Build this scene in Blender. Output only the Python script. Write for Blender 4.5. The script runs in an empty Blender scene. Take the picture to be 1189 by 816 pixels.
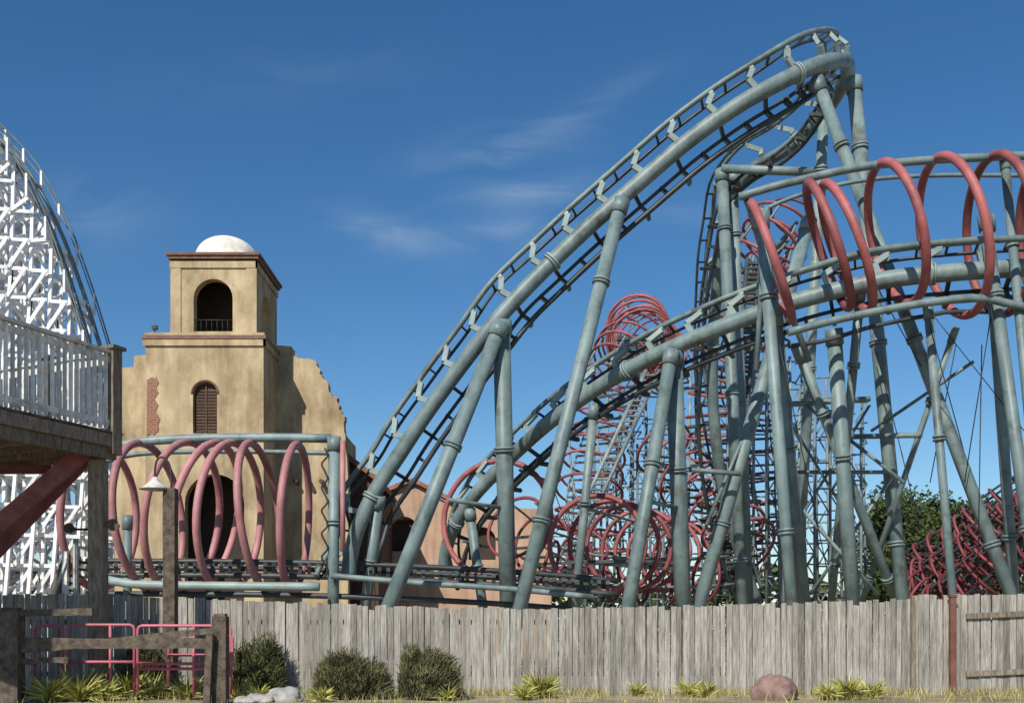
import bpy, math, random
from mathutils import Vector, Matrix, noise
random.seed(7)
F=1189.0; HOR=729.0; EYE=1.6
def P(u,v,Y):
    """surveyed bearing/elevation + distance -> world metres"""
    return Vector(((u-594.5)*Y/F, Y, EYE+(HOR-v)*Y/F))
sc=bpy.context.scene

# ------------------------------------------------------------ mesh builder
class MB:
    def __init__(s,mat): s.v=[];s.f=[];s.sm=[];s.r=[];s.mat=mat
    def add(s,vs,fs,smooth=False,rnd=None):
        b=len(s.v); rnd=random.random() if rnd is None else rnd
        s.v+= [tuple(v) for v in vs]; s.r+=[rnd]*len(vs)
        s.f+= [tuple(b+i for i in f) for f in fs]
        s.sm+= (smooth if isinstance(smooth,list) else [smooth]*len(fs))
    def tube(s,pts,r,seg=8,closed=False,rnd=None):
        pts=[Vector(p) for p in pts]; n=len(pts)
        T=[]
        for i in range(n):
            if closed: t=pts[(i+1)%n]-pts[i-1]
            else: t=pts[min(i+1,n-1)]-pts[max(i-1,0)]
            T.append(t.normalized())
        a=Vector((0,0,1)) if abs(T[0].z)<.9 else Vector((1,0,0))
        N=(a-T[0]*a.dot(T[0])).normalized(); vs=[]
        for i in range(n):
            N=(N-T[i]*N.dot(T[i])).normalized(); B=T[i].cross(N)
            rr=r[i] if isinstance(r,(list,tuple)) else r
            for k in range(seg):
                th=2*math.pi*k/seg
                vs.append(pts[i]+N*(rr*math.cos(th))+B*(rr*math.sin(th)))
        fs=[];sm=[]
        for i in range(n if closed else n-1):
            j=(i+1)%n
            for k in range(seg):
                l=(k+1)%seg
                fs.append((i*seg+k,j*seg+k,j*seg+l,i*seg+l)); sm.append(True)
        if not closed:
            fs.append(tuple(range(seg))); fs.append(tuple((n-1)*seg+k for k in reversed(range(seg)))); sm+=[False,False]
        s.add(vs,fs,sm,rnd)
    def beam(s,p0,p1,w,h,up=(0,0,1),rnd=None):
        p0=Vector(p0);p1=Vector(p1);d=(p1-p0)
        if d.length<1e-6:return
        d.normalize();up=Vector(up)
        if abs(d.dot(up))>.98: up=Vector((0,1,0))
        x=d.cross(up).normalized(); y=x.cross(d).normalized()
        vs=[]
        for p in (p0,p1):
            for a,b in((-1,-1),(1,-1),(1,1),(-1,1)): vs.append(p+x*(a*w/2)+y*(b*h/2))
        s.add(vs,[(3,2,1,0),(4,5,6,7),(0,1,5,4),(1,2,6,5),(2,3,7,6),(3,0,4,7)],False,rnd)
    def box(s,a,b,rnd=None):
        x0,y0,z0=a;x1,y1,z1=b
        vs=[(x0,y0,z0),(x1,y0,z0),(x1,y1,z0),(x0,y1,z0),(x0,y0,z1),(x1,y0,z1),(x1,y1,z1),(x0,y1,z1)]
        s.add(vs,[(3,2,1,0),(4,5,6,7),(0,1,5,4),(1,2,6,5),(2,3,7,6),(3,0,4,7)],False,rnd)
    def disc(s,p,d,r,t,seg=14):
        p=Vector(p);d=Vector(d).normalized(); s.tube([p-d*t/2,p+d*t/2],r,seg)
    def hoop(s,c,n,R,r,seg=36,ts=8,ry=None,rnd=None):
        n=Vector(n).normalized(); a=Vector((0,0,1)) if abs(n.z)<.9 else Vector((1,0,0))
        x=(a-n*a.dot(n)).normalized(); y=n.cross(x); ry=ry or R
        s.tube([Vector(c)+x*(R*math.cos(2*math.pi*k/seg))+y*(ry*math.sin(2*math.pi*k/seg)) for k in range(seg)],r,ts,True,rnd)
def mk(mb,name,c):
    me=bpy.data.meshes.new(name)
    me.from_pydata([(v[0]-c[0],v[1]-c[1],v[2]-c[2]) for v in mb.v],[],mb.f)
    me.polygons.foreach_set('use_smooth',mb.sm)
    at=me.attributes.new('rnd','FLOAT','POINT'); at.data.foreach_set('value',mb.r)
    me.materials.append(mb.mat); me.update()
    o=bpy.data.objects.new(name,me); sc.collection.objects.link(o); return o
def centre(mbs):
    xs=[v for m in mbs for v in m.v]
    if not xs: return (0,0,0)
    return ((min(v[0] for v in xs)+max(v[0] for v in xs))/2,(min(v[1] for v in xs)+max(v[1] for v in xs))/2,min(v[2] for v in xs))
def single(mb,name):
    c=centre([mb]); o=mk(mb,name,c); o.location=c; return o
def group(name,parts):
    c=centre(list(parts.values()))
    e=bpy.data.objects.new(name,None); sc.collection.objects.link(e); e.location=c
    for k,m in parts.items():
        if m.v:
            o=mk(m,k,c); o.parent=e
    return e

# ------------------------------------------------------------ materials
def mat(name,c1,c2,scale=2.0,rough=.6,stretch=(1,1,1),detail=4,bump=.0,bscale=None,rndamt=.0,ramp=(.35,.65),c3=None,c3amt=.0,c3scale=.6,spec=.5,streak=0,sscale=(3,3,.22)):
    m=bpy.data.materials.new(name); m.use_nodes=True; nt=m.node_tree; N=nt.nodes; L=nt.links
    b=N['Principled BSDF']; b.inputs['Roughness'].default_value=rough
    b.inputs['Specular IOR Level'].default_value=spec
    tc=N.new('ShaderNodeTexCoord'); mp=N.new('ShaderNodeMapping'); mp.inputs['Scale'].default_value=stretch
    at=N.new('ShaderNodeAttribute'); at.attribute_name='rnd'
    cm=N.new('ShaderNodeCombineXYZ'); ml=N.new('ShaderNodeMath'); ml.operation='MULTIPLY'; ml.inputs[1].default_value=17.0
    L.new(at.outputs['Fac'],ml.inputs[0]); L.new(ml.outputs[0],cm.inputs[0]); L.new(ml.outputs[0],cm.inputs[2])
    ad=N.new('ShaderNodeVectorMath'); ad.operation='ADD'
    L.new(tc.outputs['Object'],mp.inputs['Vector'])
    if rndamt>0:
        L.new(mp.outputs[0],ad.inputs[0]); L.new(cm.outputs[0],ad.inputs[1]); vec=ad.outputs[0]
    else: vec=mp.outputs[0]
    nz=N.new('ShaderNodeTexNoise'); nz.inputs['Scale'].default_value=scale; nz.inputs['Detail'].default_value=detail; nz.inputs['Roughness'].default_value=.65
    L.new(vec,nz.inputs['Vector'])
    rp=N.new('ShaderNodeValToRGB'); rp.color_ramp.elements[0].position=ramp[0]; rp.color_ramp.elements[1].position=ramp[1]
    rp.color_ramp.elements[0].color=(*c1,1); rp.color_ramp.elements[1].color=(*c2,1)
    L.new(nz.outputs['Fac'],rp.inputs['Fac']); col=rp.outputs['Color']
    if c3:
        n2=N.new('ShaderNodeTexNoise'); n2.inputs['Scale'].default_value=c3scale; n2.inputs['Detail'].default_value=5; n2.inputs['Roughness'].default_value=.7
        L.new(mp.outputs[0],n2.inputs['Vector'])
        r2=N.new('ShaderNodeMapRange'); r2.inputs[1].default_value=.62-c3amt*.2; r2.inputs[2].default_value=.74; r2.clamp=True
        L.new(n2.outputs['Fac'],r2.inputs[0])
        mx=N.new('ShaderNodeMix'); mx.data_type='RGBA'; L.new(r2.outputs[0],mx.inputs[0]); L.new(col,mx.inputs[6]); mx.inputs[7].default_value=(*c3,1); col=mx.outputs[2]
    if streak>0:   # rain-wash streaks running down the surface
        m2=N.new('ShaderNodeMapping'); m2.inputs['Scale'].default_value=sscale; L.new(tc.outputs['Object'],m2.inputs['Vector'])
        n3=N.new('ShaderNodeTexNoise'); n3.inputs['Scale'].default_value=1; n3.inputs['Detail'].default_value=5; n3.inputs['Roughness'].default_value=.6; L.new(m2.outputs[0],n3.inputs['Vector'])
        r3=N.new('ShaderNodeMapRange'); r3.inputs[1].default_value=.45; r3.inputs[2].default_value=.72; r3.inputs[3].default_value=1; r3.inputs[4].default_value=1-streak; L.new(n3.outputs['Fac'],r3.inputs[0])
        v3=N.new('ShaderNodeVectorMath'); v3.operation='SCALE'; L.new(col,v3.inputs[0]); L.new(r3.outputs[0],v3.inputs['Scale']); col=v3.outputs[0]
    if rndamt>0:
        mr=N.new('ShaderNodeMapRange'); mr.inputs[3].default_value=1-rndamt; mr.inputs[4].default_value=1+rndamt
        L.new(at.outputs['Fac'],mr.inputs[0])
        vm=N.new('ShaderNodeVectorMath'); vm.operation='SCALE'; L.new(col,vm.inputs[0]); L.new(mr.outputs[0],vm.inputs['Scale']); col=vm.outputs[0]
    L.new(col,b.inputs['Base Color'])
    if bump>0:
        bp=N.new('ShaderNodeBump'); bp.inputs['Strength'].default_value=bump; bp.inputs['Distance'].default_value=.05
        nb=N.new('ShaderNodeTexNoise'); nb.inputs['Scale'].default_value=bscale or scale*4; nb.inputs['Detail'].default_value=4
        L.new(vec,nb.inputs['Vector']); L.new(nb.outputs['Fac'],bp.inputs['Height']); L.new(bp.outputs[0],b.inputs['Normal'])
    return m
TEAL=mat('grey_teal_painted_steel',(.125,.185,.19),(.205,.27,.265),1.2,.5,c3=(.07,.075,.06),c3amt=.5,c3scale=1.1,rndamt=.14,streak=.35,sscale=(3,3,.5))
TEALL=mat('teal_sunbleached_steel',(.21,.28,.27),(.30,.37,.35),1.5,.5,c3=(.12,.10,.07),c3amt=.4,c3scale=1.4,rndamt=.15)
DARK=mat('dark_running_rail',(.020,.027,.030),(.055,.070,.072),2,.5,rndamt=.3)  # much darker tone for the lower rails, rungs and ladders
GREYT=mat('galvanised_lattice',(.11,.145,.15),(.22,.265,.26),1.5,.5,rndamt=.3)
PINK=mat('faded_pink_steel',(.36,.15,.155),(.47,.22,.22),1.0,.6,c3=(.22,.08,.075),c3amt=.55,rndamt=.16)
RED=mat('faded_red_steel',(.25,.065,.068),(.37,.115,.112),1.0,.6,c3=(.13,.035,.035),c3amt=.5,rndamt=.22)
REDD=mat('dull_red_steel',(.15,.030,.036),(.25,.055,.062),1.3,.6,rndamt=.35)
WHITE=mat('white_painted_timber',(.66,.67,.69),(.85,.85,.85),2.5,.6,rndamt=.15,c3=(.40,.39,.37),c3amt=.2)
ADOBE=mat('adobe_stucco',(.40,.305,.185),(.56,.45,.285),.9,.9,stretch=(1,1,.6),bump=.4,bscale=7,c3=(.27,.195,.115),c3amt=.9,c3scale=.8,spec=.15,streak=.38,sscale=(1.6,1.6,.16))
TERRA=mat('weathered_red_cornice',(.14,.075,.055),(.22,.125,.09),3,.85,bump=.2,rndamt=.1)
DOME=mat('dome_render',(.64,.61,.52),(.80,.77,.69),1.5,.8,bump=.1,streak=.2)
BROWN=mat('dark_brown_wood',(.05,.028,.018),(.11,.06,.035),4,.8,stretch=(6,6,1),rndamt=.2)
BLACK=mat('dark_iron',(.012,.012,.012),(.03,.03,.03),4,.6)
INT=mat('painted_interior_shade',(.035,.026,.02),(.06,.045,.032),1,.95)  # near-black colour with the shade of the interiors painted in
PEACH=mat('peach_stucco',(.42,.27,.18),(.52,.36,.25),.7,.9,bump=.2,bscale=8,streak=.3)
FENCE=mat('weathered_fence_board',(.23,.215,.19),(.44,.415,.37),3.0,.9,stretch=(9,9,.7),bump=.5,bscale=5,rndamt=.32,c3=(.12,.10,.08),c3amt=.55,c3scale=.5,spec=.1,streak=.35,sscale=(1.2,1.2,.5))
TIMBER=mat('weathered_timber',(.13,.105,.08),(.27,.225,.175),3.0,.9,stretch=(5,5,1.2),bump=.5,bscale=6,rndamt=.2,spec=.1)
TIMBERD=mat('dark_timber',(.070,.055,.044),(.17,.14,.11),3.0,.9,stretch=(2,2,2),bump=.5,bscale=8,rndamt=.2,spec=.1)
CREAM=mat('peeling_cream_paint',(.52,.50,.45),(.78,.76,.71),5,.8,rndamt=.25,c3=(.28,.24,.19),c3amt=.4,c3scale=2)
REDW=mat('barn_red_timber',(.17,.05,.055),(.27,.10,.105),3,.75,rndamt=.15,stretch=(1,1,1))
PIPE=mat('pink_railing_paint',(.42,.10,.14),(.50,.15,.19),3,.5,rndamt=.1)
GROUND=mat('sandy_ground',(.26,.21,.145),(.43,.36,.26),1.3,.95,bump=.6,bscale=12,c3=(.10,.10,.05),c3amt=.7,c3scale=.35,spec=.1)
LEAF=mat('shrub_foliage',(.055,.065,.025),(.14,.15,.06),3,.75,rndamt=.6,spec=.2)
LEAFB=mat('broom_foliage',(.065,.07,.03),(.17,.165,.08),3,.8,rndamt=.65,spec=.2)
YUC=mat('yucca_leaves',(.24,.26,.055),(.50,.47,.13),2,.6,rndamt=.4)
GRASS=mat('dry_grass',(.22,.20,.06),(.46,.41,.16),2,.8,rndamt=.5)
ROCKR=mat('red_sandstone',(.17,.10,.085),(.30,.20,.17),3,.9,bump=.6,bscale=8)
ROCKG=mat('grey_granite',(.26,.25,.24),(.46,.44,.42),3,.9,bump=.6,bscale=8)
BARK=mat('bark',(.05,.035,.025),(.12,.09,.06),4,.9,stretch=(4,4,1))
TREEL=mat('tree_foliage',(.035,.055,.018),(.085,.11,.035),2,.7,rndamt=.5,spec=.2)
TILE=mat('clay_roof_tile',(.20,.08,.05),(.34,.15,.09),4,.85,bump=.3,rndamt=.2)
POSTR=mat('rusty_brown_post',(.10,.04,.03),(.19,.075,.055),3,.8,rndamt=.1)
BRICK=bpy.data.materials.new('exposed_brick'); BRICK.use_nodes=True
_n=BRICK.node_tree.nodes;_l=BRICK.node_tree.links
_t=_n.new('ShaderNodeTexCoord');_m=_n.new('ShaderNodeMapping');_m.inputs['Rotation'].default_value=(math.radians(-90),0,0)
_b=_n.new('ShaderNodeTexBrick');_b.inputs['Color1'].default_value=(.27,.11,.065,1);_b.inputs['Color2'].default_value=(.20,.08,.05,1);_b.inputs['Mortar'].default_value=(.33,.24,.16,1)
_b.inputs['Scale'].default_value=1;_b.inputs['Brick Width'].default_value=.28;_b.inputs['Row Height'].default_value=.11;_b.inputs['Mortar Size'].default_value=.012
_l.new(_t.outputs['Object'],_m.inputs[0]);_l.new(_m.outputs[0],_b.inputs['Vector']);_l.new(_b.outputs['Color'],_n['Principled BSDF'].inputs['Base Color']);_n['Principled BSDF'].inputs['Roughness'].default_value=.9

# ------------------------------------------------------------ paths
def catmull(pts,step=.3):
    pts=[Vector(p) for p in pts]; q=[pts[0]*2-pts[1]]+pts+[pts[-1]*2-pts[-2]]; out=[]
    for i in range(1,len(q)-2):
        a,b,c,d=q[i-1:i+3]
        for k in range(12):
            t=k/12; out.append(.5*((2*b)+(c-a)*t+(2*a-5*b+4*c-d)*t*t+(3*b-a-3*c+d)*t**3))
    out.append(pts[-1])
    res=[out[0]]; acc=0
    for i in range(1,len(out)):
        seg=(out[i]-out[i-1]); l=seg.length; pos=step-acc
        while pos<=l and l>0:
            res.append(out[i-1]+seg*(pos/l)); pos+=step
        acc=(acc+l)%step if l>0 else acc
    return res
def frames(path):
    T=[];Nn=[];D=[]
    for i in range(len(path)):
        t=(path[min(i+2,len(path)-1)]-path[max(i-2,0)]).normalized()
        z=Vector((0,0,1)); n=(z-t*z.dot(t))
        n=n.normalized() if n.length>.02 else (Nn[-1] if Nn else Vector((1,0,0)))
        T.append(t);Nn.append(n);D.append(n.cross(t).normalized())
    return T,Nn,D
C={k:MB(m) for k,m in dict(spine_tube=TEAL,upper_rail=TEAL,track_brackets=TEALL,running_rail_ladder=DARK,support_columns=TEAL,column_flanges=TEALL,spiral_hoops=RED,pink_hoops=PINK,dull_hoops=REDD,lattice_bracing=GREYT,spiral_rails=TEAL,bleached_rails=TEALL,cables=BLACK).items()}
def track(pts,sr=.27,offA=1.08,offB=.80):
    path=catmull(pts,.3); T,N,D=frames(path)
    C['spine_tube'].tube(path,sr,14)
    A=[p+n*offA+d*.35 for p,n,d in zip(path,N,D)]
    A2=[p+n*(offA-.20)+d*.8 for p,n,d in zip(path,N,D)]
    B=[p-n*offB+d*.55 for p,n,d in zip(path,N,D)]
    B2=[p-n*.40+d*.75 for p,n,d in zip(path,N,D)]
    C['upper_rail'].tube(A,.10,8); C['running_rail_ladder'].tube(A2,.06,6)
    C['running_rail_ladder'].tube(B,.09,8); C['running_rail_ladder'].tube(B2,.07,6)
    for i in range(2,len(path)-2,3):
        p,n,d,t=path[i],N[i],D[i],T[i]
        C['running_rail_ladder'].beam(A[i],A2[i],.08,.07,t)
        C['running_rail_ladder'].beam(B[i],B2[i],.20,.10,t)
        if i%2==0: C['running_rail_ladder'].beam(B2[i],p+d*.15,.12,.12,t)
        if i%6==2: C['running_rail_ladder'].beam(B[i],B[i]+d*.55,.14,.12,t)
    k=C['track_brackets']
    for i in range(3,len(path)-3,5):
        p,n,d,t=path[i],N[i],D[i],T[i]
        a=p+n*(sr*.8); b=a+n*.34-t*.10-d*.05; c=A[i]-n*.16+t*.34-d*.05
        k.beam(a,b,.18,.17,d,rnd=.3); k.beam(b,c,.18,.13,d,rnd=.3); k.beam(c,A[i]+t*.34,.14,.14,d,rnd=.3)
    for i in range(10,len(path),34):
        C['column_flanges'].disc(path[i],T[i],sr+.075,.07); C['column_flanges'].disc(path[i]+T[i]*.1,T[i],sr+.075,.07)
    return path
def col(a,b,r,seg=12,key='support_columns'):
    a=P(*a);b=P(*b); d=b-a; k=(a.z+.1)/(a.z-b.z); g=a+d*k
    C[key].tube([a,g],r,seg)
    n=max(1,int((g-a).length/6.5))
    for i in range(n):
        q=a+(g-a)*((i+ .35)/n); C['support_columns'].disc(q,d,r+.06,.07); C['support_columns'].disc(q+d.normalized()*.11,d,r+.06,.07)
    C['support_columns'].tube([a,a+d.normalized()*.5],r*1.2,seg)
def rod(a,b,r=.05,key='lattice_bracing',seg=6): C[key].tube([P(*a),P(*b)],r,seg)

# main drop
track([P(*q) for q in [(404,672,36.2),(408,640,36.2),(418,607,36),(437,568,36),(462,530,35.8),(495,480,35.6),(535,425,35.3),(580,368,35),(628,317,35),(682,265,34.8),(740,214,34.5),(800,163,34.2),(858,122,34),(905,96,34),(945,77,34.4),(972,71,35.6),(984,76,37.4),(980,96,39.2),(962,125,40.8),(938,153,42),(906,178,43),(874,197,43.8),(852,226,44.6),(841,275,45.6),(833,330,46.6),(828,400,48),(828,470,49),(838,560,50),(858,640,51),(880,700,52)]])
# return track
track([P(*q) for q in [(516,680,43.6),(517,645,43.2),(527,612,42.4),(547,580,41.4),(572,552,40.6),(600,524,39.6),(637,491,38.4),(682,458,37.1),(731,428,35.8),(780,404,34.8),(830,383,34),(880,364,33.4),(930,348,32.8),(985,334,32.3),(1040,323,31.9),(1110,316,31.5),(1189,311,31.2),(1300,306,31),(1420,306,31)]],offA=1.02,offB=.72)

def rail(pts,r,key='spiral_rails',seg=10):
    path=catmull([P(*q) for q in pts],.5); C[key].tube(path,r,seg); return path
rail([(858,229,31.3),(890,219,31.2),(930,209,31.1),(1000,194,31),(1080,186,31),(1140,183,31),(1189,181,31),(1300,182,31),(1420,186,31)],.125)
rail([(872,250,33.3),(930,226,33.3),(1000,210,33.3),(1080,204,33.3),(1189,204,33.3),(1420,206,33.3)],.07)
rail([(920,318,29.8),(1000,294,29.8),(1080,283,29.8),(1189,277,29.8),(1420,277,29.8)],.10)
rail([(915,386,30.4),(960,374,30.4),(1010,363,30.4),(1080,351,30.3),(1140,346,30.3),(1189,356,30.3),(1300,366,30.3),(1420,368,30.3)],.12)
rail([(915,402,32),(960,395,32),(1010,380,32),(1080,366,32),(1140,362,32),(1420,372,32)],.07,'running_rail_ladder')
for (u,v,R,tilt,yaw) in [(896,305,70,20,-17),(962,286,74,20,-15),(983,288,76,22,-12),(1040,272,80,17,-4),(1106,276,90,16,-4),(1160,274,88,10,-3),(1222,272,90,10,-6),(1285,272,90,8,-6),(1350,272,90,8,-6)]:
    n=Vector((math.cos(math.radians(tilt)),math.sin(math.radians(yaw)),math.sin(math.radians(tilt))))
    C['spiral_hoops'].hoop(P(u,v,31.4),n,R*31.4/F,.135,44,10)

# left spiral section
for (u,R,tilt,yaw) in [(117,82,-3,-8),(174,86,4,-7),(214,87,-8,-10),(240,87,-12,-7),(268,86,-5,-9),(303,86,6,-2),(343,84,-3,1)]:
    n=Vector((math.cos(math.radians(tilt)),math.sin(math.radians(yaw)),math.sin(math.radians(tilt))))
    C['pink_hoops'].hoop(P(u,601,36.3),n,R*36.3/F,.135,44,10)
rail([(96,545,36),(118,528,36),(145,516,36),(200,510,36),(300,508,36),(400,509,36)],.16)
rail([(110,540,37.5),(160,527,38),(260,524,38),(400,526,38)],.09)
rail([(120,672,35),(160,678,34.8),(260,680,34.6),(384,681,34.6)],.15,'bleached_rails')
for v,Y in((652,36.5),(660,38.2),(668,36.6),(690,35.6)):
    rail([(100,v-1,Y),(300,v,Y),(450,v+4,Y),(600,v+12,Y),(720,v+22,Y)],.10,'running_rail_ladder')
for i in range(60):
    u=104+i*10.2; v=652+ (max(0,u-350)**1.0)*.058
    C['running_rail_ladder'].beam(P(u,v+3,36.4),P(u,v+12,38.2),.14,.14)
    if i%2==0: C['running_rail_ladder'].beam(P(u,v+2,36.5),P(u,v+20,36.6),.12,.1)
rail([(384,668,35),(480,676,35),(600,684,35),(700,694,35)],.10)
for u,v in((88,640),(148,598)): col((u,v,35.6),(u,695,35.6),.15)
col((388,507,35.4),(387,695,35.4),.20)
C['pink_hoops'].tube([P(398,512,35.2),P(398,640,35.2)],.09,8)
C['cables'].tube(catmull([P(377+4*math.sin(i*2.1),520+i*9,35.2) for i in range(18)],.1),.035,5)

def spiral(pts,R,sp,hr,key,rails='lattice_bracing',ladder=True,seg=26,wob=12,rr=.06):
    path=catmull([P(*q) for q in pts],.25); T,N,D=frames(path); k=max(1,int(sp/.25))
    for off in((-.85,-.35),(.85,-.35),(-.55,.8),(.55,.8)):
        C[rails].tube([p+d*off[0]*R*.8+n*off[1]*R for p,n,d in zip(path,N,D)][::2],rr,6)
    for j,i in enumerate(range(0,len(path),k)):
        t=T[i]+N[i]*math.sin(j*1.1)*math.tan(math.radians(wob))+D[i]*math.cos(j*.9)*math.tan(math.radians(wob*.6))
        C[key].hoop(path[i],t,R,hr,seg,6)
        if ladder:
            for o in (0,k//2):
                if i+o<len(path):
                    q=i+o; C['running_rail_ladder'].beam(path[q]-D[q]*R*.7-N[q]*.35*R,path[q]+D[q]*R*.7-N[q]*.35*R,.14,.12)
spiral([(576,602,41),(610,612,43)],2.35,3.0,.12,'spiral_hoops',ladder=False,seg=40)
spiral([(693,632,39),(712,634,41.5),(740,638,46),(775,644,53),(820,650,62)],1.85,2.9,.105,'spiral_hoops',seg=40,wob=5)
spiral([(600,612,46),(640,640,48),(690,655,52)],1.5,2.2,.08,'dull_hoops',seg=30)
spiral([(688,640,62),(684,590,62),(686,540,63),(695,490,64),(712,440,65),(732,402,67),(745,396,70),(765,410,74),(790,450,77)],2.05,1.3,.085,'spiral_hoops')
spiral([(745,398,66),(740,380,70),(742,378,75),(750,390,80)],2.1,1.5,.085,'spiral_hoops')
spiral([(905,262,52),(880,310,52),(862,360,53),(845,420,54),(833,480,55),(836,540,56),(850,600,56),(858,690,56)],1.65,1.05,.085,'spiral_hoops')
spiral([(925,255,58),(900,300,58),(885,380,58),(880,450,58),(880,540,59),(888,640,60)],1.6,1.6,.08,'dull_hoops')
spiral([(770,520,58),(800,560,56),(840,600,54),(870,640,52)],1.7,1.5,.085,'spiral_hoops')
spiral([(640,655,48),(700,668,47),(780,672,46),(850,668,47)],1.1,1.6,.08,'dull_hoops')
for dy,dv in((0,0),(3,14),(-2.5,26),(2,44),(-4,60),(4,30),(5,72)):
    spiral([(1050,668+dv*.3,54+dy),(1085,648+dv,53+dy),(1120,625+dv,52+dy),(1155,598+dv,51+dy),(1195,572+dv,50+dy),(1240,552+dv,49+dy),(1320,540+dv,48+dy)],1.2,.75,.075,'dull_hoops',rails='running_rail_ladder',seg=20)

for a,b,r in [((722,232,34.5),(605,700,33),.235),((582,376,34.8),(453,700,33.4),.26),((582,372,35),(590,700,36.2),.30),
 ((780,408,34.5),(730,700,33),.225),((782,408,34.8),(793,700,36),.30),((991,92,37.6),(1047,690,36.2),.25),((948,92,34.6),(1174,690,32),.20),
 ((884,248,31.5),(919,700,31.2),.19),((838,198,43.4),(862,700,42.5),.25),((851,200,43.8),(870,700,46),.2),((940,255,38),(812,700,36.5),.25),
 ((1147,250,31.4),(1178,700,33),.17),((1143,250,31.2),(1206,700,29.5),.18),((1166,180,31.2),(1215,700,29.3),.13),((1077,352,31.6),(1107,700,31.6),.13),
 ((968,382,32.6),(990,700,34),.24),((925,402,33),(1042,700,37),.17),((900,360,33.3),(935,700,36),.2),((958,110,41),(925,700,45),.22),
 ((1000,330,32.4),(965,700,38),.15),((1110,380,32),(1000,700,38),.10),((690,470,37.2),(668,700,38.5),.16),
 ((440,575,36),(425,700,37),.20),((545,590,41.6),(560,700,42),.2)]:
    col(a,b,r)
col((1330,180,31.2),(1350,700,30),.2)
for a,b,r in [((838,196,43.2),(950,200,42),.19),((905,470,36),(1010,463,36),.10),((985,507,36),(1070,505,34),.09),((800,545,36),(860,550,36),.09),
 ((520,580,34),(588,590,35.8),.07),((745,580,33.5),(790,590,35.5),.07),((878,430,33),(890,240,33),.09),((1012,500,37),(1130,420,33),.06),((935,470,36),(1050,560,34),.06),
 ((905,548,36),(1040,548,36),.07),((820,610,36),(900,420,38),.07),((930,590,36),(1020,690,36),.07),((865,228,31.5),(940,420,32),.10),((905,470,36),(985,600,36),.05),((1010,470,36),(930,600,36),.05),((1040,548,36),(940,690,37),.06)]: rod(a,b,r,'support_columns',8)
for a,b in [((1080,380,31),(1140,600,34)),((1110,400,32),(1080,560,34)),((1075,355,31),(1189,500,32)),((1150,370,31),(1120,560,32)),((1000,300,33),(1100,480,33)),((905,400,31),(960,660,34)),((1016,400,36),(1075,640,33)),((640,560,40),(690,700,40)),((1140,400,32),(1135,690,32))]:
    rod(a,b,.018,'cables',4)
def lattice(u0,u1,Y,vt0,vt1,du,dv,r=.07,tilt=0):
    n=int((u1-u0)/du)
    for i in range(n+1):
        u=u0+i*du; vt=vt0+(vt1-vt0)*i/max(1,n)+random.uniform(-6,6)
        a=P(u+tilt,vt,Y+random.uniform(-1.5,1.5)); b=P(u,700,Y); b.z=-.1
        C['lattice_bracing'].tube([a,b],r,6)
        v=vt+8;s=0
        while v<745:
            if i<n:
                C['lattice_bracing'].tube([P(u,v,Y),P(u+du,v,Y)],r*.6,5)
                if random.random()<.75:
                    C['lattice_bracing'].tube([P(u,v,Y),P(u+du,v+dv,Y)] if s%2 else [P(u+du,v,Y),P(u,v+dv,Y)],r*.5,5)
            v+=dv;s+=1
lattice(660,800,66,560,430,17,22,.09,6)
lattice(690,780,72,430,420,15,26,.09)
lattice(830,905,54,400,330,15,24,.08)
lattice(895,1010,60,400,470,14,24,.09,-6)
lattice(910,1000,47,440,500,18,30,.07)
lattice(740,830,60,520,470,15,25,.08)
lattice(600,680,62,640,560,20,20,.07)
lattice(1085,1240,55,650,570,20,20,.07)
for k in range(2):
    a=P(648+k*16,650,57);b=P(750+k*16,430,60); C['lattice_bracing'].tube([a,b],.13,6)
for i in range(36):
    t=i/36; a=P(648,650,57).lerp(P(750,430,60),t); b=P(664,650,57).lerp(P(766,430,60),t)
    C['lattice_bracing'].beam(a,b,.22,.08)
for k in range(2):
    a=P(836+k*14,690,52);b=P(868+k*14,300,50); C['running_rail_ladder'].tube([a,b],.12,6)
for i in range(70):
    t=i/70; a=P(836,690,52).lerp(P(868,300,50),t); b=P(852,690,52).lerp(P(884,300,50),t)
    C['running_rail_ladder'].beam(a,b,.2,.12)
group('steel_roller_coaster',C)

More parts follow.
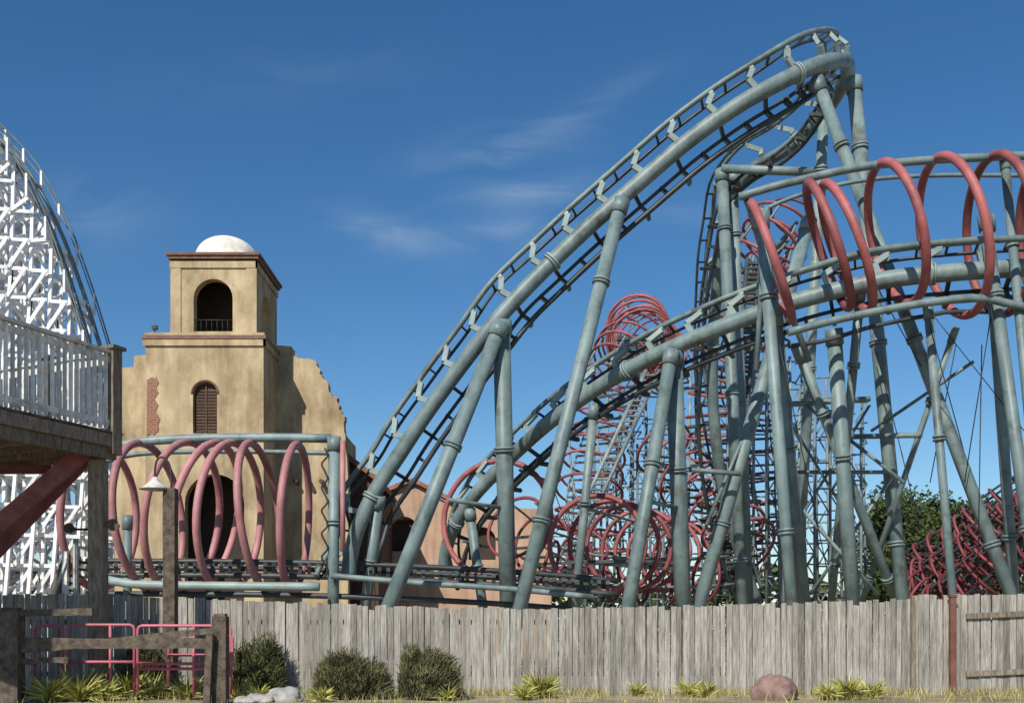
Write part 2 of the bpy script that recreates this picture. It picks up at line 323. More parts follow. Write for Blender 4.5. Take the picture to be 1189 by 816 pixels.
# ------------------------------------------------------------ wooden coaster
W={'timber_bents':MB(WHITE),'running_rails':MB(GREYT),'handrails':MB(GREYT)}
prof=[(-330,60),(-230,40),(-120,72),(-60,110),(0,166),(30,204),(58,262),(80,324),(94,370),(106,412),(122,470),(146,540),(188,620),(240,660)]
pw=[((u-594.5)*60/F,EYE+(HOR-v)*60/F) for u,v in prof]
def zt(x):
    if x<=pw[0][0]: return pw[0][1]
    for a,b in zip(pw,pw[1:]):
        if a[0]<=x<=b[0]: return a[1]+(b[1]-a[1])*(x-a[0])/(b[0]-a[0])
    return pw[-1][1]
def wp(x,o,z): return Vector((x,60+(x+30)*.18+o,z))
DX=1.0; HZ=1.7
xs=[pw[0][0]+i*DX for i in range(int((pw[-1][0]-pw[0][0])/DX))]
tb=W['timber_bents']
for j,x in enumerate(xs):
    h=zt(x)
    for o,top_,lean in((-1.3,h,-.06),(1.3,h,.06),(-1.3,h*.85,-.17),(1.3,h*.85,.17),(0,h-.3,0)):
        tb.beam(wp(x,o,top_),wp(x,o+lean*top_,-.1),.18,.18,(0,1,0))
    tb.beam(wp(x,-2.1,h),wp(x,2.1,h),.16,.3)
    z=HZ;s=0
    while z<h+.5:
        wdt=1.3+(h-z)*.10
        if z<h: tb.beam(wp(x,-wdt,z),wp(x,wdt,z),.09,.22)
        if z+HZ<h+1:
            w2=1.3+(h-z-HZ)*.10
            tb.beam(wp(x,-wdt,z),wp(x,w2,min(z+HZ,h)),.09,.18) if s%2 else tb.beam(wp(x,wdt,z),wp(x,-w2,min(z+HZ,h)),.09,.18)
        if j<len(xs)-1:
            hn=zt(xs[j+1])
            for o in(-1,0,1):
                if z<min(h,hn):
                    tb.beam(wp(x,o*wdt,z),wp(xs[j+1],o*wdt,z),.10,.19)
                    if (j+s+o)%3!=0: tb.beam(wp(x,o*wdt-.1,z),wp(xs[j+1],o*wdt-.1,min(z+HZ,hn)),.08,.19)
        z+=HZ;s+=1
    for o in(-2.1,2.1): tb.beam(wp(x,o,h-.2),wp(x,o,h+1.1),.13,.13)
for o,dz,k,r in((-.7,.25,'running_rails',.08),(.7,.25,'running_rails',.08),(-2.1,1.1,'handrails',.05),(2.1,1.1,'handrails',.05),(-2.1,.6,'handrails',.04),(2.1,.6,'handrails',.04),(-1.2,.05,'running_rails',.10),(1.2,.05,'running_rails',.10)):
    path=catmull([wp(x,o,z+dz) for x,z in pw],.8); W[k].tube(path,r,6)
group('wooden_roller_coaster',W)

# ------------------------------------------------------------ adobe building
def slab(outer,holes,thick):
    cu=bpy.data.curves.new('tmp','CURVE'); cu.dimensions='2D'; cu.fill_mode='BOTH'; cu.extrude=thick/2
    for poly in [outer]+holes:
        s=cu.splines.new('POLY'); s.points.add(len(poly)-1)
        for i,(x,z) in enumerate(poly): s.points[i].co=(x,z,0,1)
        s.use_cyclic_u=True
    ob=bpy.data.objects.new('tmp',cu); sc.collection.objects.link(ob)
    bpy.context.view_layer.update()
    me=bpy.data.meshes.new_from_object(ob.evaluated_get(bpy.context.evaluated_depsgraph_get()))
    mb=[(tuple(v.co)) for v in me.vertices]; fs=[tuple(p.vertices) for p in me.polygons]
    bpy.data.objects.remove(ob); bpy.data.curves.remove(cu); bpy.data.meshes.remove(me)
    return mb,fs
def wall(mb,outer,holes,thick,Yc):
    vs,fs=slab(outer,holes,thick); mb.add([(x,Yc-y,z) for x,z,y in vs],fs,False,.5)
def arch(cx,w,z0,z1,n=14):
    r=w/2; pts=[(cx-r,z0),(cx+r,z0)]
    for k in range(n+1):
        th=math.pi*k/n; pts.append((cx+r*math.cos(th),z1-r+r*math.sin(th)))
    return pts
X=lambda u,Y:(u-594.5)*Y/F
Z=lambda v,Y:EYE+(HOR-v)*Y/F
B={k:MB(m) for k,m in dict(stucco_walls=ADOBE,cornices=TERRA,dome=DOME,shutters=BROWN,window_bars=BLACK,interior_shade_panels=INT,brick_patch=BRICK,ledges=ADOBE).items()}
Yf=46.5; Ym=49.2
x0,x1=X(169,Yf),X(306,Yf); zl=Z(394,Yf)
wx=X(238,Yf)
wall(B['stucco_walls'],[(x0,0),(x1,0),(x1,zl),(x0,zl)],[arch(wx,1.1,Z(503,Yf),Z(443,Yf)),arch(X(249,Yf),2.7,.3,Z(550,Yf))],.5,Yf+.25)
B['stucco_walls'].box((x0,Yf+.5,0),(x0+.5,Ym,zl)); B['stucco_walls'].box((x1-.5,Yf+.5,0),(x1,Ym,zl))
B['stucco_walls'].box((x0+.5,Yf+.5,zl-.5),(x1-.5,Ym+2,zl-.05))
B['interior_shade_panels'].box((x0+.5,Ym-.2,0),(x1-.5,Ym-.05,zl-.5))  # near-black back panel, painted as the shade inside door and window
B['stucco_walls'].box((x0+.02,Ym+.6,0),(x1-.02,Ym+3.2,zl-.02))
B['ledges'].box((x0-.10,Yf-.10,zl-.30),(x1+.10,Yf-.003,zl-.002)); B['ledges'].box((x1+.003,Yf-.10,zl-.30),(x1+.10,Ym,zl-.003))
B['cornices'].box((x0-.14,Yf-.14,zl),(x1+.14,Ym+3.3,zl+.16)); B['ledges'].box((x0-.05,Yf-.05,zl+.16),(x1+.05,Ym+3.2,zl+.30))
ux0,ux1=X(199.5,Yf+.2),X(297,Yf+.2); uy0=Yf+.2; uy1=uy0+4.2; uz0=zl+.30; uz1=Z(302,Yf)
wall(B['stucco_walls'],[(ux0,uz0),(ux1,uz0),(ux1,uz1),(ux0,uz1)],[arch(X(246,Yf),1.78,uz0+.12,Z(322,Yf))],.45,uy0+.225)
def sidewall(mb,xc,ya,yb,z0,z1,hole,th):
    vs,fs=slab([(ya,z0),(yb,z0),(yb,z1),(ya,z1)],[hole] if hole else [],th)
    mb.add([(xc+y,x,z) for x,z,y in vs],fs,False,.5)
sidewall(B['stucco_walls'],ux1-.225,uy0+.45,uy1-.45,uz0,uz1,arch((uy0+uy1)/2,1.9,uz0+.25,Z(326,Yf)),.45)
sidewall(B['stucco_walls'],ux0+.225,uy0+.45,uy1-.45,uz0,uz1,None,.45)
B['stucco_walls'].box((ux0,uy1-.45,uz0),(ux1,uy1,uz1)); B['interior_shade_panels'].box((ux0+.46,uy1-.6,uz0),(ux1-.46,uy1-.46,uz1))
B['interior_shade_panels'].box((ux0+.46,uy0+.5,uz0),(ux0+.6,uy1-.6,uz1)); B['interior_shade_panels'].box((ux0,uy0+.01,uz1),(ux1,uy1,uz1+.1))
B['interior_shade_panels'].box((ux0+.5,uy0+2.4,uz0),(ux1-1.3,uy0+2.5,uz1-.1))  # added dark sheet mid-tower, paints the shade seen through the arch
for xa,xb in((ux0-.05,ux0+.42),(ux1-.42,ux1+.05)): B['ledges'].box((xa,uy0-.05,uz0),(xb,uy0-.002,uz1-.3))
B['ledges'].box((ux0-.07,uy0-.07,uz1-.3),(ux1+.07,uy0-.002,uz1)); B['ledges'].box((ux1+.002,uy0-.07,uz1-.3),(ux1+.07,uy1,uz1))
B['cornices'].box((ux0-.14,uy0-.14,uz1+.1),(ux1+.14,uy1+.14,uz1+.24)); B['cornices'].box((ux0-.22,uy0-.22,uz1+.24),(ux1+.22,uy1+.22,uz1+.36))
for i in range(8):
    xx=X(246,Yf)-.85+i*.243; B['window_bars'].tube([(xx,uy0+.2,uz0+.1),(xx,uy0+.2,uz0+.7)],.015,6)
B['window_bars'].tube([(X(246,Yf)-.88,uy0+.2,uz0+.7),(X(246,Yf)+.88,uy0+.2,uz0+.7)],.025,6)
# small floodlight on the ledge
B['window_bars'].beam((X(179,Yf),Yf+.1,zl+.3),(X(179,Yf),Yf+.1,zl+.5),.05,.05); B['window_bars'].beam((X(176,Yf),Yf+.1,zl+.54),(X(182,Yf),Yf+.1,zl+.58),.18,.16)
# dome on drum
dc=Vector(((ux0+ux1)/2+.02,(uy0+uy1)/2,uz1+.82)); R=1.46; Hh=1.05; vs=[];fs=[];ns=32;nr=10
B['dome'].tube([(dc.x,dc.y,uz1+.36),(dc.x,dc.y,dc.z)],R+.1,32)
for i in range(nr):
    th=math.pi/2*i/nr
    for k in range(ns): vs.append((dc.x+R*math.cos(th)*math.cos(2*math.pi*k/ns),dc.y+R*math.cos(th)*math.sin(2*math.pi*k/ns),dc.z+Hh*math.sin(th)))
vs.append((dc.x,dc.y,dc.z+Hh))
for i in range(nr-1):
    for k in range(ns): l=(k+1)%ns; fs.append((i*ns+k,i*ns+l,(i+1)*ns+l,(i+1)*ns+k))
for k in range(ns): fs.append(((nr-1)*ns+k,(nr-1)*ns+(k+1)%ns,nr*ns))
B['dome'].add(vs,fs,True)
lx=X(133,Ym)
key=[(404,560),(401,505),(399,490),(401,484),(394,474),(391,462),(383,455),(381,445),(374,438),(370,428),(366,419),(352,416),(341,413),(338,402)]
rag=[]
for a,b in zip(key,key[1:]):
    for k in range(4):
        t=k/4; rag.append((a[0]+(b[0]-a[0])*t+random.uniform(-1.4,1.4),a[1]+(b[1]-a[1])*t+random.uniform(-1,1)))
out=[(lx,0),(X(404,Ym),0)]+[(X(u,Ym),Z(v,Ym)) for u,v in rag]+[(X(u,Ym),Z(v,Ym)) for u,v in((338,402),(312,400),(200,400),(168,412),(156,413),(155,426))]+[(lx,Z(427,Ym))]
wall(B['stucco_walls'],out,[],.6,Ym+.3)
B['stucco_walls'].box((lx,Ym+.6,0),(lx+.5,Ym+9,Z(440,Ym)))
B['stucco_walls'].box((X(380,Ym)-.5,Ym+.6,0),(X(380,Ym),Ym+9,Z(480,Ym)))
zb,ztp=Z(503,Yf),Z(443,Yf)
vs,fs=slab(arch(wx,1.06,zb,ztp-.02),[],.06); B['shutters'].add([(x,Yf+.28+y,z) for x,z,y in vs],fs)
for i in range(14):
    zz=zb+.1+i*(ztp-zb-.5)/13; B['shutters'].box((wx-.48,Yf+.21,zz),(wx-.04,Yf+.249,zz+.09)); B['shutters'].box((wx+.04,Yf+.21,zz),(wx+.48,Yf+.249,zz+.09))
B['shutters'].box((wx-.03,Yf+.17,zb),(wx+.03,Yf+.25,ztp-.1))
ra=[(wx+.60*math.cos(math.pi*k/14),Yf-.0,ztp-.55+.60*math.sin(math.pi*k/14)) for k in range(15)]; B['cornices'].tube(ra,.05,6)
pk=[(171,441),(176,438),(180,440),(182,437),(184,444),(181,450),(184,456),(180,463),(183,470),(181,478),(186,486),(183,493),(185,499),(180,505),(175,503),(170,507)]
vs,fs=slab([(X(u+random.uniform(-1,1)*(u>172),Yf),Z(v,Yf)) for u,v in pk],[],.05); B['brick_patch'].add([(x,Yf-.005+y,z) for x,z,y in vs],fs)
for u in(345,360,375): B['shutters'].tube([(X(u,Ym),Ym-.5,Z(560,Ym)),(X(u,Ym),Ym+.1,Z(560,Ym))],.11,8)
group('adobe_mission_building',B)

O={k:MB(m) for k,m in dict(roof=TILE,dark_wall=BROWN).items()}
Yo=51
O['dark_wall'].box((X(403,Yo),Yo,0),(X(440,Yo),Yo+6,Z(570,Yo)))
a=[(X(398,Yo),Z(522,Yo)),(X(442,Yo),Z(556,Yo))]
O['roof'].add([(a[0][0],Yo-.6,a[0][1]),(a[1][0],Yo-.6,a[1][1]),(a[1][0],Yo+6,a[1][1]),(a[0][0],Yo+6,a[0][1]),(a[0][0],Yo-.6,a[0][1]-.3),(a[1][0],Yo-.6,a[1][1]-.3),(a[1][0],Yo+6,a[1][1]-.3),(a[0][0],Yo+6,a[0][1]-.3)],[(0,1,2,3),(7,6,5,4),(0,4,5,1),(1,5,6,2),(2,6,7,3),(3,7,4,0)])
O['dark_wall'].add([(X(403,Yo),Yo,Z(570,Yo)),(X(440,Yo),Yo,Z(570,Yo)),(X(440,Yo),Yo,Z(562,Yo)),(X(403,Yo),Yo,Z(533,Yo))],[(0,1,2,3)])
for i in range(9):
    xx=X(403,Yo)+i*.19; O['dark_wall'].box((xx,Yo-.05,0),(xx+.05,Yo-.002,Z(560,Yo)))
group('tiled_roof_shed',O)
O={k:MB(m) for k,m in dict(walls=PEACH,roof=TILE,opening_shade=INT).items()}
Yo=57
wall(O['walls'],[(X(430,Yo),0),(X(640,Yo),0),(X(640,Yo),Z(592,Yo)),(X(600,Yo),Z(590,Yo)),(X(560,Yo),Z(588,Yo)),(X(520,Yo),Z(584,Yo)),(X(498,Yo),Z(572,Yo)),(X(480,Yo),Z(560,Yo)),(X(462,Yo),Z(570,Yo)),(X(430,Yo),Z(580,Yo))],[arch(X(470,Yo),1.5,Z(640,Yo),Z(600,Yo)),arch(X(560,Yo),1.5,Z(650,Yo),Z(612,Yo))],.5,Yo)
O['walls'].box((X(430,Yo),Yo+.25,0),(X(640,Yo),Yo+7,Z(600,Yo)))
O['opening_shade'].box((X(440,Yo),Yo+.2,0),(X(630,Yo),Yo+.245,Z(603,Yo)))  # single near-black sheet behind both arches, shade put into its colour
p=[(X(430,Yo),Z(580,Yo)),(X(480,Yo),Z(560,Yo)),(X(530,Yo),Z(586,Yo))]
for q,w in zip(p,p[1:]): O['roof'].beam((q[0],Yo,q[1]+.1),(w[0],Yo,w[1]+.1),1.2,.22)
group('adobe_outbuilding',O)

# ------------------------------------------------------------ viewing deck
D={k:MB(m) for k,m in dict(beams=TIMBER,posts=TIMBER,balusters=CREAM,handrail=CREAM,red_braces=REDW,deck_boards=TIMBERD).items()}
Rc=Vector((-9.15,23.5,0)); d=Vector((-1.27,-2.8,0)).normalized(); n=Vector((-d.y,d.x,0)); n=n if n.x<0 else -n
zb_,zt_,zr=5.47,6.03,7.95
def at(s,o,z): q=Rc+d*s+n*o; return Vector((q.x,q.y,z))
D['beams'].beam(at(-.1,.07,zb_+.13),at(9,.07,zb_+.13),.14,.26); D['beams'].beam(at(-.15,-.02,zb_+.41),at(9,-.02,zb_+.41),.14,.28)
D['beams'].beam(at(.07,.2,zb_+.27),at(.07,6.5,zb_+.27),.14,.54)
for i in range(12): D['beams'].beam(at(.6+i*.7,.2,zb_+.2),at(.6+i*.7,6.5,zb_+.2),.08,.3)
for i in range(44): D['deck_boards'].beam(at(-.1+i*.2,-.12,zt_+.03),at(-.1+i*.2,6.5,zt_+.03),.18,.045)
for side in(0,1):
    L=8.5 if side==0 else 6.3
    f=(lambda s,z:at(s,0,z)) if side==0 else (lambda s,z:at(0,s,z))
    D['handrail'].beam(f(.1,zr-.05),f(L,zr-.05),.16,.07); D['handrail'].beam(f(.1,zr-.22),f(L,zr-.22),.05,.14); D['handrail'].beam(f(.1,zt_+.25),f(L,zt_+.25),.05,.14)
    k=.22
    while k<L:
        D['balusters'].beam(f(k,zt_+.1),f(k,zr-.1),.075,.05,d if side==0 else n); k+=.165
    for s in([0,4.6,8] if side==0 else [2.1,4.2,6.3]):
        D['posts'].beam(f(s,zb_+.1),f(s,zr+.02),.27,.27,d)
        D['posts'].beam(f(s,zr+.02),f(s,zr+.10),.40,.40,d)
pp=Vector((X(114,23.6),23.6,0)); D['posts'].beam(pp+Vector((0,0,-.1)),pp+Vector((0,0,zb_)),.34,.34)
for q in [at(3.6,3.0,0),at(8,.2,0),at(.2,6.2,0)]: D['posts'].beam(q+Vector((0,0,-.1)),q+Vector((0,0,zb_)),.34,.34)
D['red_braces'].beam(P(100,522,23.35),P(-70,668,22.6),.2,.36); D['red_braces'].beam(P(98,533,24.4),P(-70,706,23.6),.2,.34)
D['red_braces'].beam(P(60,545,24.6),P(-40,545,24.0),.15,.2)
group('wooden_viewing_deck',D)
S={k:MB(m) for k,m in dict(stringers=TIMBER,treads=BROWN,newel=CREAM).items()}
for yy in(30,31.2): S['stringers'].beam(P(44,735,yy),P(84,640,yy),.08,.35)
for i in range(10):
    a=P(48,726,30).lerp(P(84,642,30),i/10); S['treads'].beam(a,a+Vector((0,1.2,0)),.3,.05)
S['newel'].beam(P(76,735,29.9),P(76,640,29.9),.14,.14); S['newel'].beam(P(50,722,29.8),P(78,648,29.8),.07,.07); S['newel'].beam(P(88,770,29.9),P(88,625,29.9),.12,.12); S['newel'].beam(P(84,640,30),P(130,640,30),.1,.3)
group('wooden_staircase',S)

S={k:MB(m) for k,m in dict(post=TIMBERD,arm=BLACK,shade=CREAM).items()}
Yl=23.7; S['post'].beam(P(198,816,Yl)+Vector((0,0,-.2)),P(198,567,Yl),.27,.27)
S['arm'].tube(catmull([P(198,575,Yl),P(199,558,Yl),P(197,540,Yl),P(190,531,Yl),P(183,533,Yl),P(180,544,Yl),P(180,556,Yl)],.04),.025,8)
S['arm'].tube([P(170,566,Yl),P(192,566,Yl)],.03,8)
c=P(180,556,Yl); S['shade'].tube([c+Vector((0,0,.05)),c,c-Vector((0,0,.06)),c-Vector((0,0,.17)),c-Vector((0,0,.24))],[.05,.08,.12,.24,.36],20)
group('street_lamp',S)
for u,v in((80,613),(131,609)):
    S={'horn':MB(TIMBERD),'bracket':MB(BLACK)}; c=P(u,v,26.5 if u<100 else 23.4)
    S['horn'].tube([c+Vector((0,.3,0)),c+Vector((0,.12,0)),c],[.05,.08,.14],16)
    S['bracket'].tube([c+Vector((0,.3,0)),c+Vector((-.38 if u>100 else .45,.3,0))],.03,6)
    group('loudspeaker',S)

# ------------------------------------------------------------ plank fence
fz=[(-900,2.45),(0,2.43),(130,2.40),(340,2.22),(500,2.10),(600,2.06),(800,2.14),(1000,2.26),(1057,2.30),(1060,2.40),(1189,2.42),(2200,2.42)]
def fh(u):
    for a,b in zip(fz,fz[1:]):
        if a[0]<=u<=b[0]: return a[1]+(b[1]-a[1])*(u-a[0])/(b[0]-a[0])
    return 2.3
Fm={k:MB(m) for k,m in dict(boards=FENCE,back_rails=TIMBER,posts=TIMBER).items()}
x=-26.0; YF=24.7
while x<26:
    w=random.choice([.125,.135,.14,.145,.15,.17]); u=x*F/YF+594.5
    h=fh(u)+random.uniform(-.025,.025)+(random.random()<.08)*random.uniform(-.12,.04)
    yy=YF+random.uniform(-.012,.012); tl=random.uniform(-.014,.014); g=.006
    vs=[(x+g,yy,-.05),(x+w-g,yy,-.05),(x+w-g+tl,yy,h+random.uniform(-.02,.02)),(x+g+tl,yy,h)]; th=.025
    vv=vs+[(a,b+th,c) for a,b,c in vs]
    Fm['boards'].add(vv,[(0,1,2,3),(7,6,5,4),(1,5,6,2),(4,0,3,7),(3,2,6,7)],False,random.triangular(0,1,.6))
    x+=w+random.choice([0,0,.002,.008])
for z in(.5,1.75): Fm['back_rails'].beam((-26,YF+.09,z),(26,YF+.09,z),.05,.12)
for i in range(22): Fm['posts'].beam((-25.5+i*2.4,YF+.2,-.1),(-25.5+i*2.4,YF+.2,1.95),.12,.12)
Fm['posts'].beam((X(1059,YF),YF-.06,-.1),(X(1059,YF),YF-.06,2.38),.10,.09)
for v in(715,782): Fm['back_rails'].beam(P(1122,v,YF-.05),P(1215,v-4,YF-.05),.05,.13)
group('plank_fence',Fm)
m=MB(POSTR); m.beam(P(1106,692,24.5),(X(1106,24.5),24.5,-.1),.14,.12); m.beam(P(1106,690,24.5),P(1106,693,24.5),.18,.16); single(m,'gate_post')

Rf={k:MB(m) for k,m in dict(posts=TIMBERD,rails=TIMBERD).items()}; Yr=21.9
for u,tp,w in((14,705,.40),(256,712,.30),(-230,705,.36)):
    base=Vector((X(u,Yr),Yr,-.1)); t=P(u,tp,Yr); q=Vector((t.x,t.y,t.z-.06))
    Rf['posts'].beam(base,q,w,w*.9); Rf['posts'].beam(q,t,w*.8,w*.7)
for a,b,h in(((-230,730),(14,742),.2),((14,745),(256,747),.22),((24,755),(256,730),.14),((14,712),(108,710),.15),((-230,790),(14,792),.2),((14,768),(80,766),.12)):
    A=P(a[0],a[1],Yr-.02);Bq=P(b[0],b[1],Yr+.04)
    pts=[A.lerp(Bq,i/6)+Vector((0,0,random.uniform(-.02,.02))) for i in range(7)]
    for q,w in zip(pts,pts[1:]): Rf['rails'].beam(q,w,.11,h*random.uniform(.9,1.05),rnd=.4)
Rf['rails'].beam(P(244,735,Yr-.25),(X(244,Yr),Yr-.25,-.1),.14,.12)
group('split_rail_fence',Rf)
m=MB(PIPE)
def panel(u0,u1,vt,vb,Y,mid=(),vert=()):
    r=.034
    def q(u,v): return P(u,v,Y)
    c=5
    m.tube([q(u0,vb),q(u0,vt+c),q(u0+1.5,vt+1.5),q(u0+c,vt),q(u1-c,vt),q(u1-1.5,vt+1.5),q(u1,vt+c),q(u1,vb)],r,8)
    for v in mid: m.tube([q(u0,v),q(u1,v)],r,8)
    for u in vert: m.tube([q(u,vt),q(u,vb)],r,8)
panel(40,72,726,812,22.9,(745,),()); panel(78,156,725,806,22.7,(768,),(128,)); panel(160,268,726,806,22.6,(770,776),(225,)); panel(196,262,734,806,23.4,(760,))
m.tube([P(-60,716,23.3),P(74,712,23.3)],.04,8); m.tube([P(262,735,22.6),P(270,740,22.6),P(270,765,22.6),P(262,778,22.6)],.034,8)
single(m,'pink_metal_railing')

# ------------------------------------------------------------ vegetation / rocks
def blade(mb,p,dirv,L,w,droop=.3,rnd=None):
    dirv=dirv.normalized(); s=dirv.cross(Vector((random.uniform(-1,1),random.uniform(-1,1),.3)))
    if s.length<.01:return
    s=s.normalized()*w/2
    a=p; b=p+dirv*L*.5; c=p+dirv*L-Vector((0,0,droop*L))
    mb.add([a-s,a+s,b+s*.8,b-s*.8,c],[(0,1,2,3),(3,2,4)],False,rnd)
def shrub(c,rx,ry,h,n,matr,name,up=.9,L=(.07,.2),w=.02,nl=14):
    m=MB(matr); tr=MB(BARK)
    lob=[]
    for i in range(nl):
        a=random.uniform(-.72,.72); lob.append((a*rx,random.uniform(-.5,.5)*ry,h*(1-.45*a*a)*random.uniform(.72,1),random.uniform(.26,.42)))
    for lx_,ly_,lh,ls in lob:
        tr.tube([(c[0]+lx_*.2,c[1]+ly_*.2,-.05),(c[0]+lx_*.7,c[1]+ly_*.7,lh*.4),(c[0]+lx_,c[1]+ly_,lh*.75)],[.03,.02,.01],5)
    for i in range(n):
        lx_,ly_,lh,ls=random.choice(lob)
        th=random.uniform(0,2*math.pi); ph=random.random(); rr=random.random()**.35
        px=lx_+rx*ls*rr*math.cos(th)*math.sqrt(1-ph*ph*.85); py=ly_+ry*ls*rr*math.sin(th)*math.sqrt(1-ph*ph*.85); pz=lh*(.03+.88*ph*rr)
        dv=Vector((px/rx*.7+random.uniform(-.6,.6),py/ry*.7+random.uniform(-.6,.6),up+random.uniform(-.4,.3)))
        q=noise.noise(Vector((px*3.2+c[0],py*3,pz*4)))*1.1+.45
        blade(m,Vector((c[0]+px,c[1]+py,max(0,pz))),dv,random.uniform(*L),w,.05,min(1,max(0,q*.75+random.random()*.3)))
    group(name,{'foliage':m,'stems':tr})
shrub((X(298,24.0),24.0,0),.62,.5,1.80,12000,LEAF,'evergreen_shrub')
shrub((X(404,23.1),23.1,0),1.05,.7,1.30,15000,LEAFB,'broom_shrub',nl=16)
shrub((X(482,23.0),23.0,0),1.0,.7,1.42,15000,LEAFB,'broom_shrub',nl=16)
shrub((X(170,24.2),24.2,0),.6,.4,1.85,6000,LEAF,'evergreen_shrub')
def yucca(u,Y,L,n,name='yucca_plant',up=.45):
    m=MB(YUC); c=Vector((X(u,Y),Y,0))
    for i in range(n):
        th=random.uniform(0,2*math.pi); e=random.uniform(up-.35,up+1.4)
        dv=Vector((math.cos(th),math.sin(th),e)); blade(m,c+Vector((random.uniform(-.05,.05),random.uniform(-.05,.05),random.uniform(0,.1))),dv,L*random.uniform(.6,1),.045,random.uniform(0,.25))
    single(m,name)
for u,Y,L,n in((58,22.2,.85,170),(92,22.4,.95,210),(120,22.6,.7,140),(150,23.0,.9,160),(175,23.2,.8,130),(218,23.0,.7,110),(275,23.0,.62,130),(300,22.6,.5,100),(372,22.2,.45,90),(520,22.6,.45,100),(628,23.6,.85,200),(608,22.8,.5,110),(740,24.2,.45,80),(985,23.2,.68,240),(962,22.9,.5,140),(1012,23.4,.55,130),(820,23.6,.5,100),(800,24.0,.6,80),(12,22.2,.5,80)):
    yucca(u,Y,L,n)
m=MB(GRASS)
for i in range(9000):
    x=random.uniform(-12,13); y=random.choice([random.uniform(24.2,24.6),random.uniform(21.5,24.5)])
    if noise.noise(Vector((x*.9,y*1.2,3)))<.02 and random.random()<.85: continue
    blade(m,Vector((x,y,0)),Vector((random.uniform(-.5,.5),random.uniform(-.5,.5),1)),random.uniform(.08,.34),.014,.1)
single(m,'grass')
def rock(u,Y,rx,ry,rz,matr,seed,name='boulder'):
    import bmesh
    bm=bmesh.new(); bmesh.ops.create_icosphere(bm,subdivisions=4,radius=1)
    m=MB(matr)
    for v in bm.verts:
        k=1+.22*noise.noise(v.co*1.3+Vector((seed,0,0)))+.09*noise.noise(v.co*3.5+Vector((seed,3,0)))+.03*noise.noise(v.co*10)
        v.co=Vector((v.co.x*rx*k,v.co.y*ry*k,v.co.z*rz*k))
    m.add([(v.co.x+X(u,Y),v.co.y+Y,v.co.z+rz*.45) for v in bm.verts],[tuple(q.index for q in f.verts) for f in bm.faces],True); bm.free()
    single(m,name)
rock(899,22.9,.48,.4,.42,ROCKR,2); rock(330,22.4,.42,.3,.22,ROCKG,5); rock(300,22.2,.34,.3,.13,ROCKG,9); rock(285,22.0,.28,.25,.1,ROCKG,12); rock(905,23.6,.2,.2,.14,ROCKG,21)
def tree(x,y,h,cr,n,matr=TREEL,name='tree'):
    tr=MB(BARK); lf=MB(matr)
    tr.tube([(x,y,-.2),(x+.1,y,h*.35),(x,y+.1,h*.75)],[.3,.2,.08],8)
    cl=[]
    for i in range(20):
        th=random.uniform(0,6.28); rr=cr*random.uniform(.15,.85); z=h*random.uniform(.35,.92)
        rr*=1-.5*abs(z/h-.55); c=Vector((x+rr*math.cos(th),y+rr*math.sin(th),z)); cl.append((c,cr*random.uniform(.28,.5)))
        tr.tube([(x,y,z*.7),((x+c.x)/2,(y+c.y)/2,z*.85),c],[.1,.06,.03],5)
    for i in range(n):
        c,r=random.choice(cl); v=Vector((random.gauss(0,1),random.gauss(0,1),random.gauss(0,.8))).normalized()*r*random.random()**.35
        p=c+v; s=random.uniform(.10,.22); a=Vector((random.uniform(-1,1),random.uniform(-1,1),random.uniform(-1,1))).normalized()*s; b=a.cross(Vector((random.uniform(-1,1),random.uniform(-1,1),random.uniform(-1,1)))).normalized()*s*.7
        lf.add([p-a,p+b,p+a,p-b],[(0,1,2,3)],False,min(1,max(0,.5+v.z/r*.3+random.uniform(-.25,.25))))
    group(name,{'trunk_and_limbs':tr,'crown':lf})
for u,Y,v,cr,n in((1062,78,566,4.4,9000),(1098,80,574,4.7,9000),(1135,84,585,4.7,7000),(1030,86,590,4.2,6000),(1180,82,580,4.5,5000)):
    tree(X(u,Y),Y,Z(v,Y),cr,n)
m=MB(TREEL)
for i in range(16000):
    th=random.uniform(-1.1,1.1); r=random.uniform(115,135); x=r*math.sin(th); y=r*math.cos(th)
    h=7.5+3*noise.noise(Vector((th*14,0,0)))+2*noise.noise(Vector((th*60,0,0))); z=random.uniform(0,h); s=random.uniform(.35,.8)
    a=Vector((random.uniform(-1,1),random.uniform(-1,1),random.uniform(-1,1))).normalized()*s; b=a.cross(Vector((random.uniform(-1,1),random.uniform(-1,1),1))).normalized()*s
    p=Vector((x,y,z)); m.add([p-a,p+b,p+a,p-b],[(0,1,2,3)])
single(m,'distant_treeline')
g=MB(GROUND)
g.add([(-1500,-400,0),(1500,-400,0),(1500,2500,0),(-1500,2500,0)],[(0,1,2,3)])
single(g,'ground')

# ------------------------------------------------------------ light & sky
SUN_AZ=math.radians(204); SUN_EL=math.radians(40)
w=bpy.data.worlds.new('World'); sc.world=w; w.use_nodes=True; nt=w.node_tree; N=nt.nodes; L=nt.links
bg=N['Background']; bg.inputs['Strength'].default_value=.095
sky=N.new('ShaderNodeTexSky'); sky.sky_type='NISHITA'; sky.sun_disc=False; sky.sun_elevation=SUN_EL; sky.sun_rotation=SUN_AZ
sky.air_density=1.0; sky.dust_density=.2; sky.ozone_density=3.0
hs=N.new('ShaderNodeHueSaturation'); hs.inputs['Saturation'].default_value=1.27; hs.inputs['Value'].default_value=1.12; L.new(sky.outputs[0],hs.inputs['Color'])
tc=N.new('ShaderNodeTexCoord'); sp=N.new('ShaderNodeSeparateXYZ'); L.new(tc.outputs['Generated'],sp.inputs[0])
def M(op,a,b=None,c=None):
    n_=N.new('ShaderNodeMath'); n_.operation=op
    for i,v in enumerate((a,b,c)):
        if v is None: continue
        if isinstance(v,(int,float)): n_.inputs[i].default_value=v
        else: L.new(v,n_.inputs[i])
    return n_.outputs[0]
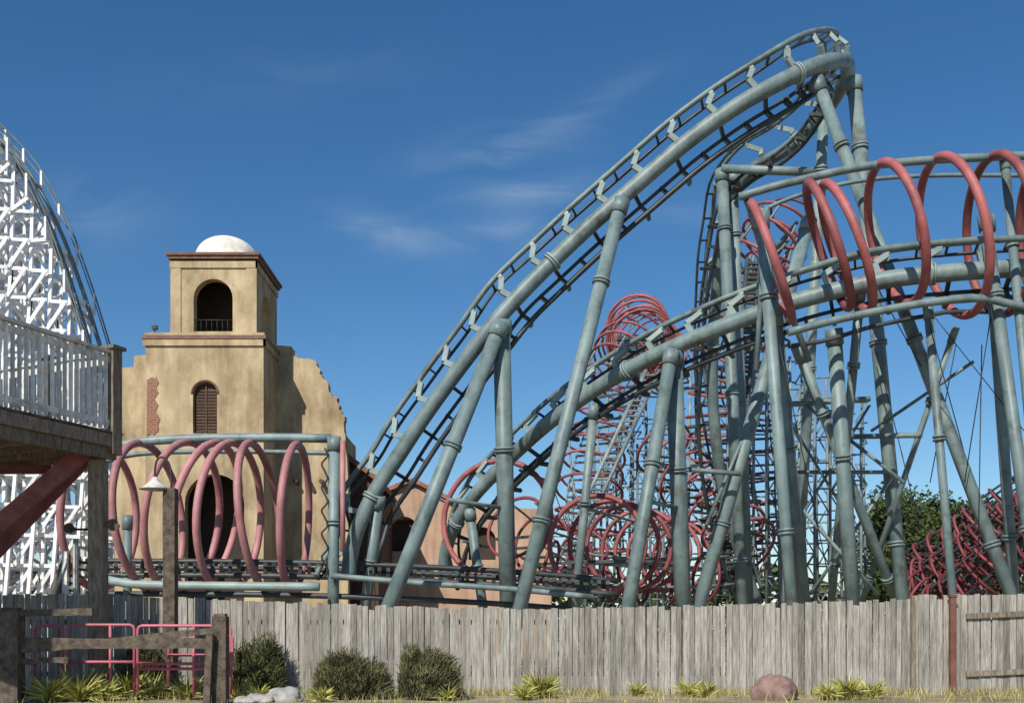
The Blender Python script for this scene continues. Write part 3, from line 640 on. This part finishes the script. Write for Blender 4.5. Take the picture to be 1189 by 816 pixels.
yy=M('MAXIMUM',sp.outputs[1],.05); uu=M('DIVIDE',sp.outputs[0],yy); vv=M('DIVIDE',sp.outputs[2],yy)
tot=None
for (pu,pv,a,b,ang,s) in ((585,172,90,24,10,1.0),(625,224,90,17,6,.8),(600,268,90,18,4,.85),(460,272,75,22,-14,.9),(90,250,90,40,0,.5),(790,246,70,18,0,.5),(690,120,90,18,28,.28),(330,90,200,40,5,.12)):
    du=M('SUBTRACT',uu,(pu-594.5)/F); dv=M('SUBTRACT',vv,(HOR-pv)/F); ca,sa=math.cos(math.radians(ang)),math.sin(math.radians(ang))
    p1=M('ADD',M('MULTIPLY',du,ca*F/a),M('MULTIPLY',dv,sa*F/a)); q1=M('ADD',M('MULTIPLY',du,-sa*F/b),M('MULTIPLY',dv,ca*F/b))
    e=M('MULTIPLY',M('EXPONENT',M('MULTIPLY',M('ADD',M('MULTIPLY',p1,p1),M('MULTIPLY',q1,q1)),-1.2)),s)
    tot=e if tot is None else M('ADD',tot,e)
cb=N.new('ShaderNodeCombineXYZ'); L.new(M('MULTIPLY',M('ADD',uu,M('MULTIPLY',vv,.3)),5),cb.inputs[0]); L.new(M('MULTIPLY',M('SUBTRACT',vv,M('MULTIPLY',uu,.15)),17),cb.inputs[1])
nz=N.new('ShaderNodeTexNoise'); nz.inputs['Scale'].default_value=1.6; nz.inputs['Detail'].default_value=9; nz.inputs['Roughness'].default_value=.55; nz.inputs['Distortion'].default_value=.7; L.new(cb.outputs[0],nz.inputs['Vector'])
mr=N.new('ShaderNodeMapRange'); mr.inputs[1].default_value=.34; mr.inputs[2].default_value=.80; L.new(nz.outputs['Fac'],mr.inputs[0])
fac=M('MINIMUM',M('MULTIPLY',M('MULTIPLY',mr.outputs[0],tot),.68),.8)
mx=N.new('ShaderNodeMix'); mx.data_type='RGBA'; L.new(fac,mx.inputs[0]); L.new(hs.outputs[0],mx.inputs[6]); mx.inputs[7].default_value=(4.2,5.4,7.0,1)
L.new(mx.outputs[2],bg.inputs['Color'])
sl=bpy.data.lights.new('sun','SUN'); sl.energy=5.0; sl.angle=math.radians(.5); sl.color=(1,.94,.84)
so=bpy.data.objects.new('sun',sl); sc.collection.objects.link(so)
sd=Vector((math.sin(SUN_AZ)*math.cos(SUN_EL),math.cos(SUN_AZ)*math.cos(SUN_EL),math.sin(SUN_EL)))
so.rotation_euler=sd.to_track_quat('Z','Y').to_euler(); so.location=(0,0,40)
cam=bpy.data.cameras.new('camera'); co=bpy.data.objects.new('camera',cam); sc.collection.objects.link(co)
co.location=(0,0,EYE); co.rotation_euler=(math.radians(90),0,0); cam.lens=36; cam.sensor_width=36; cam.shift_y=(HOR-408)/F; cam.clip_end=5000
sc.camera=co
sc.view_settings.view_transform='Standard'; sc.view_settings.look='None'; sc.view_settings.exposure=0
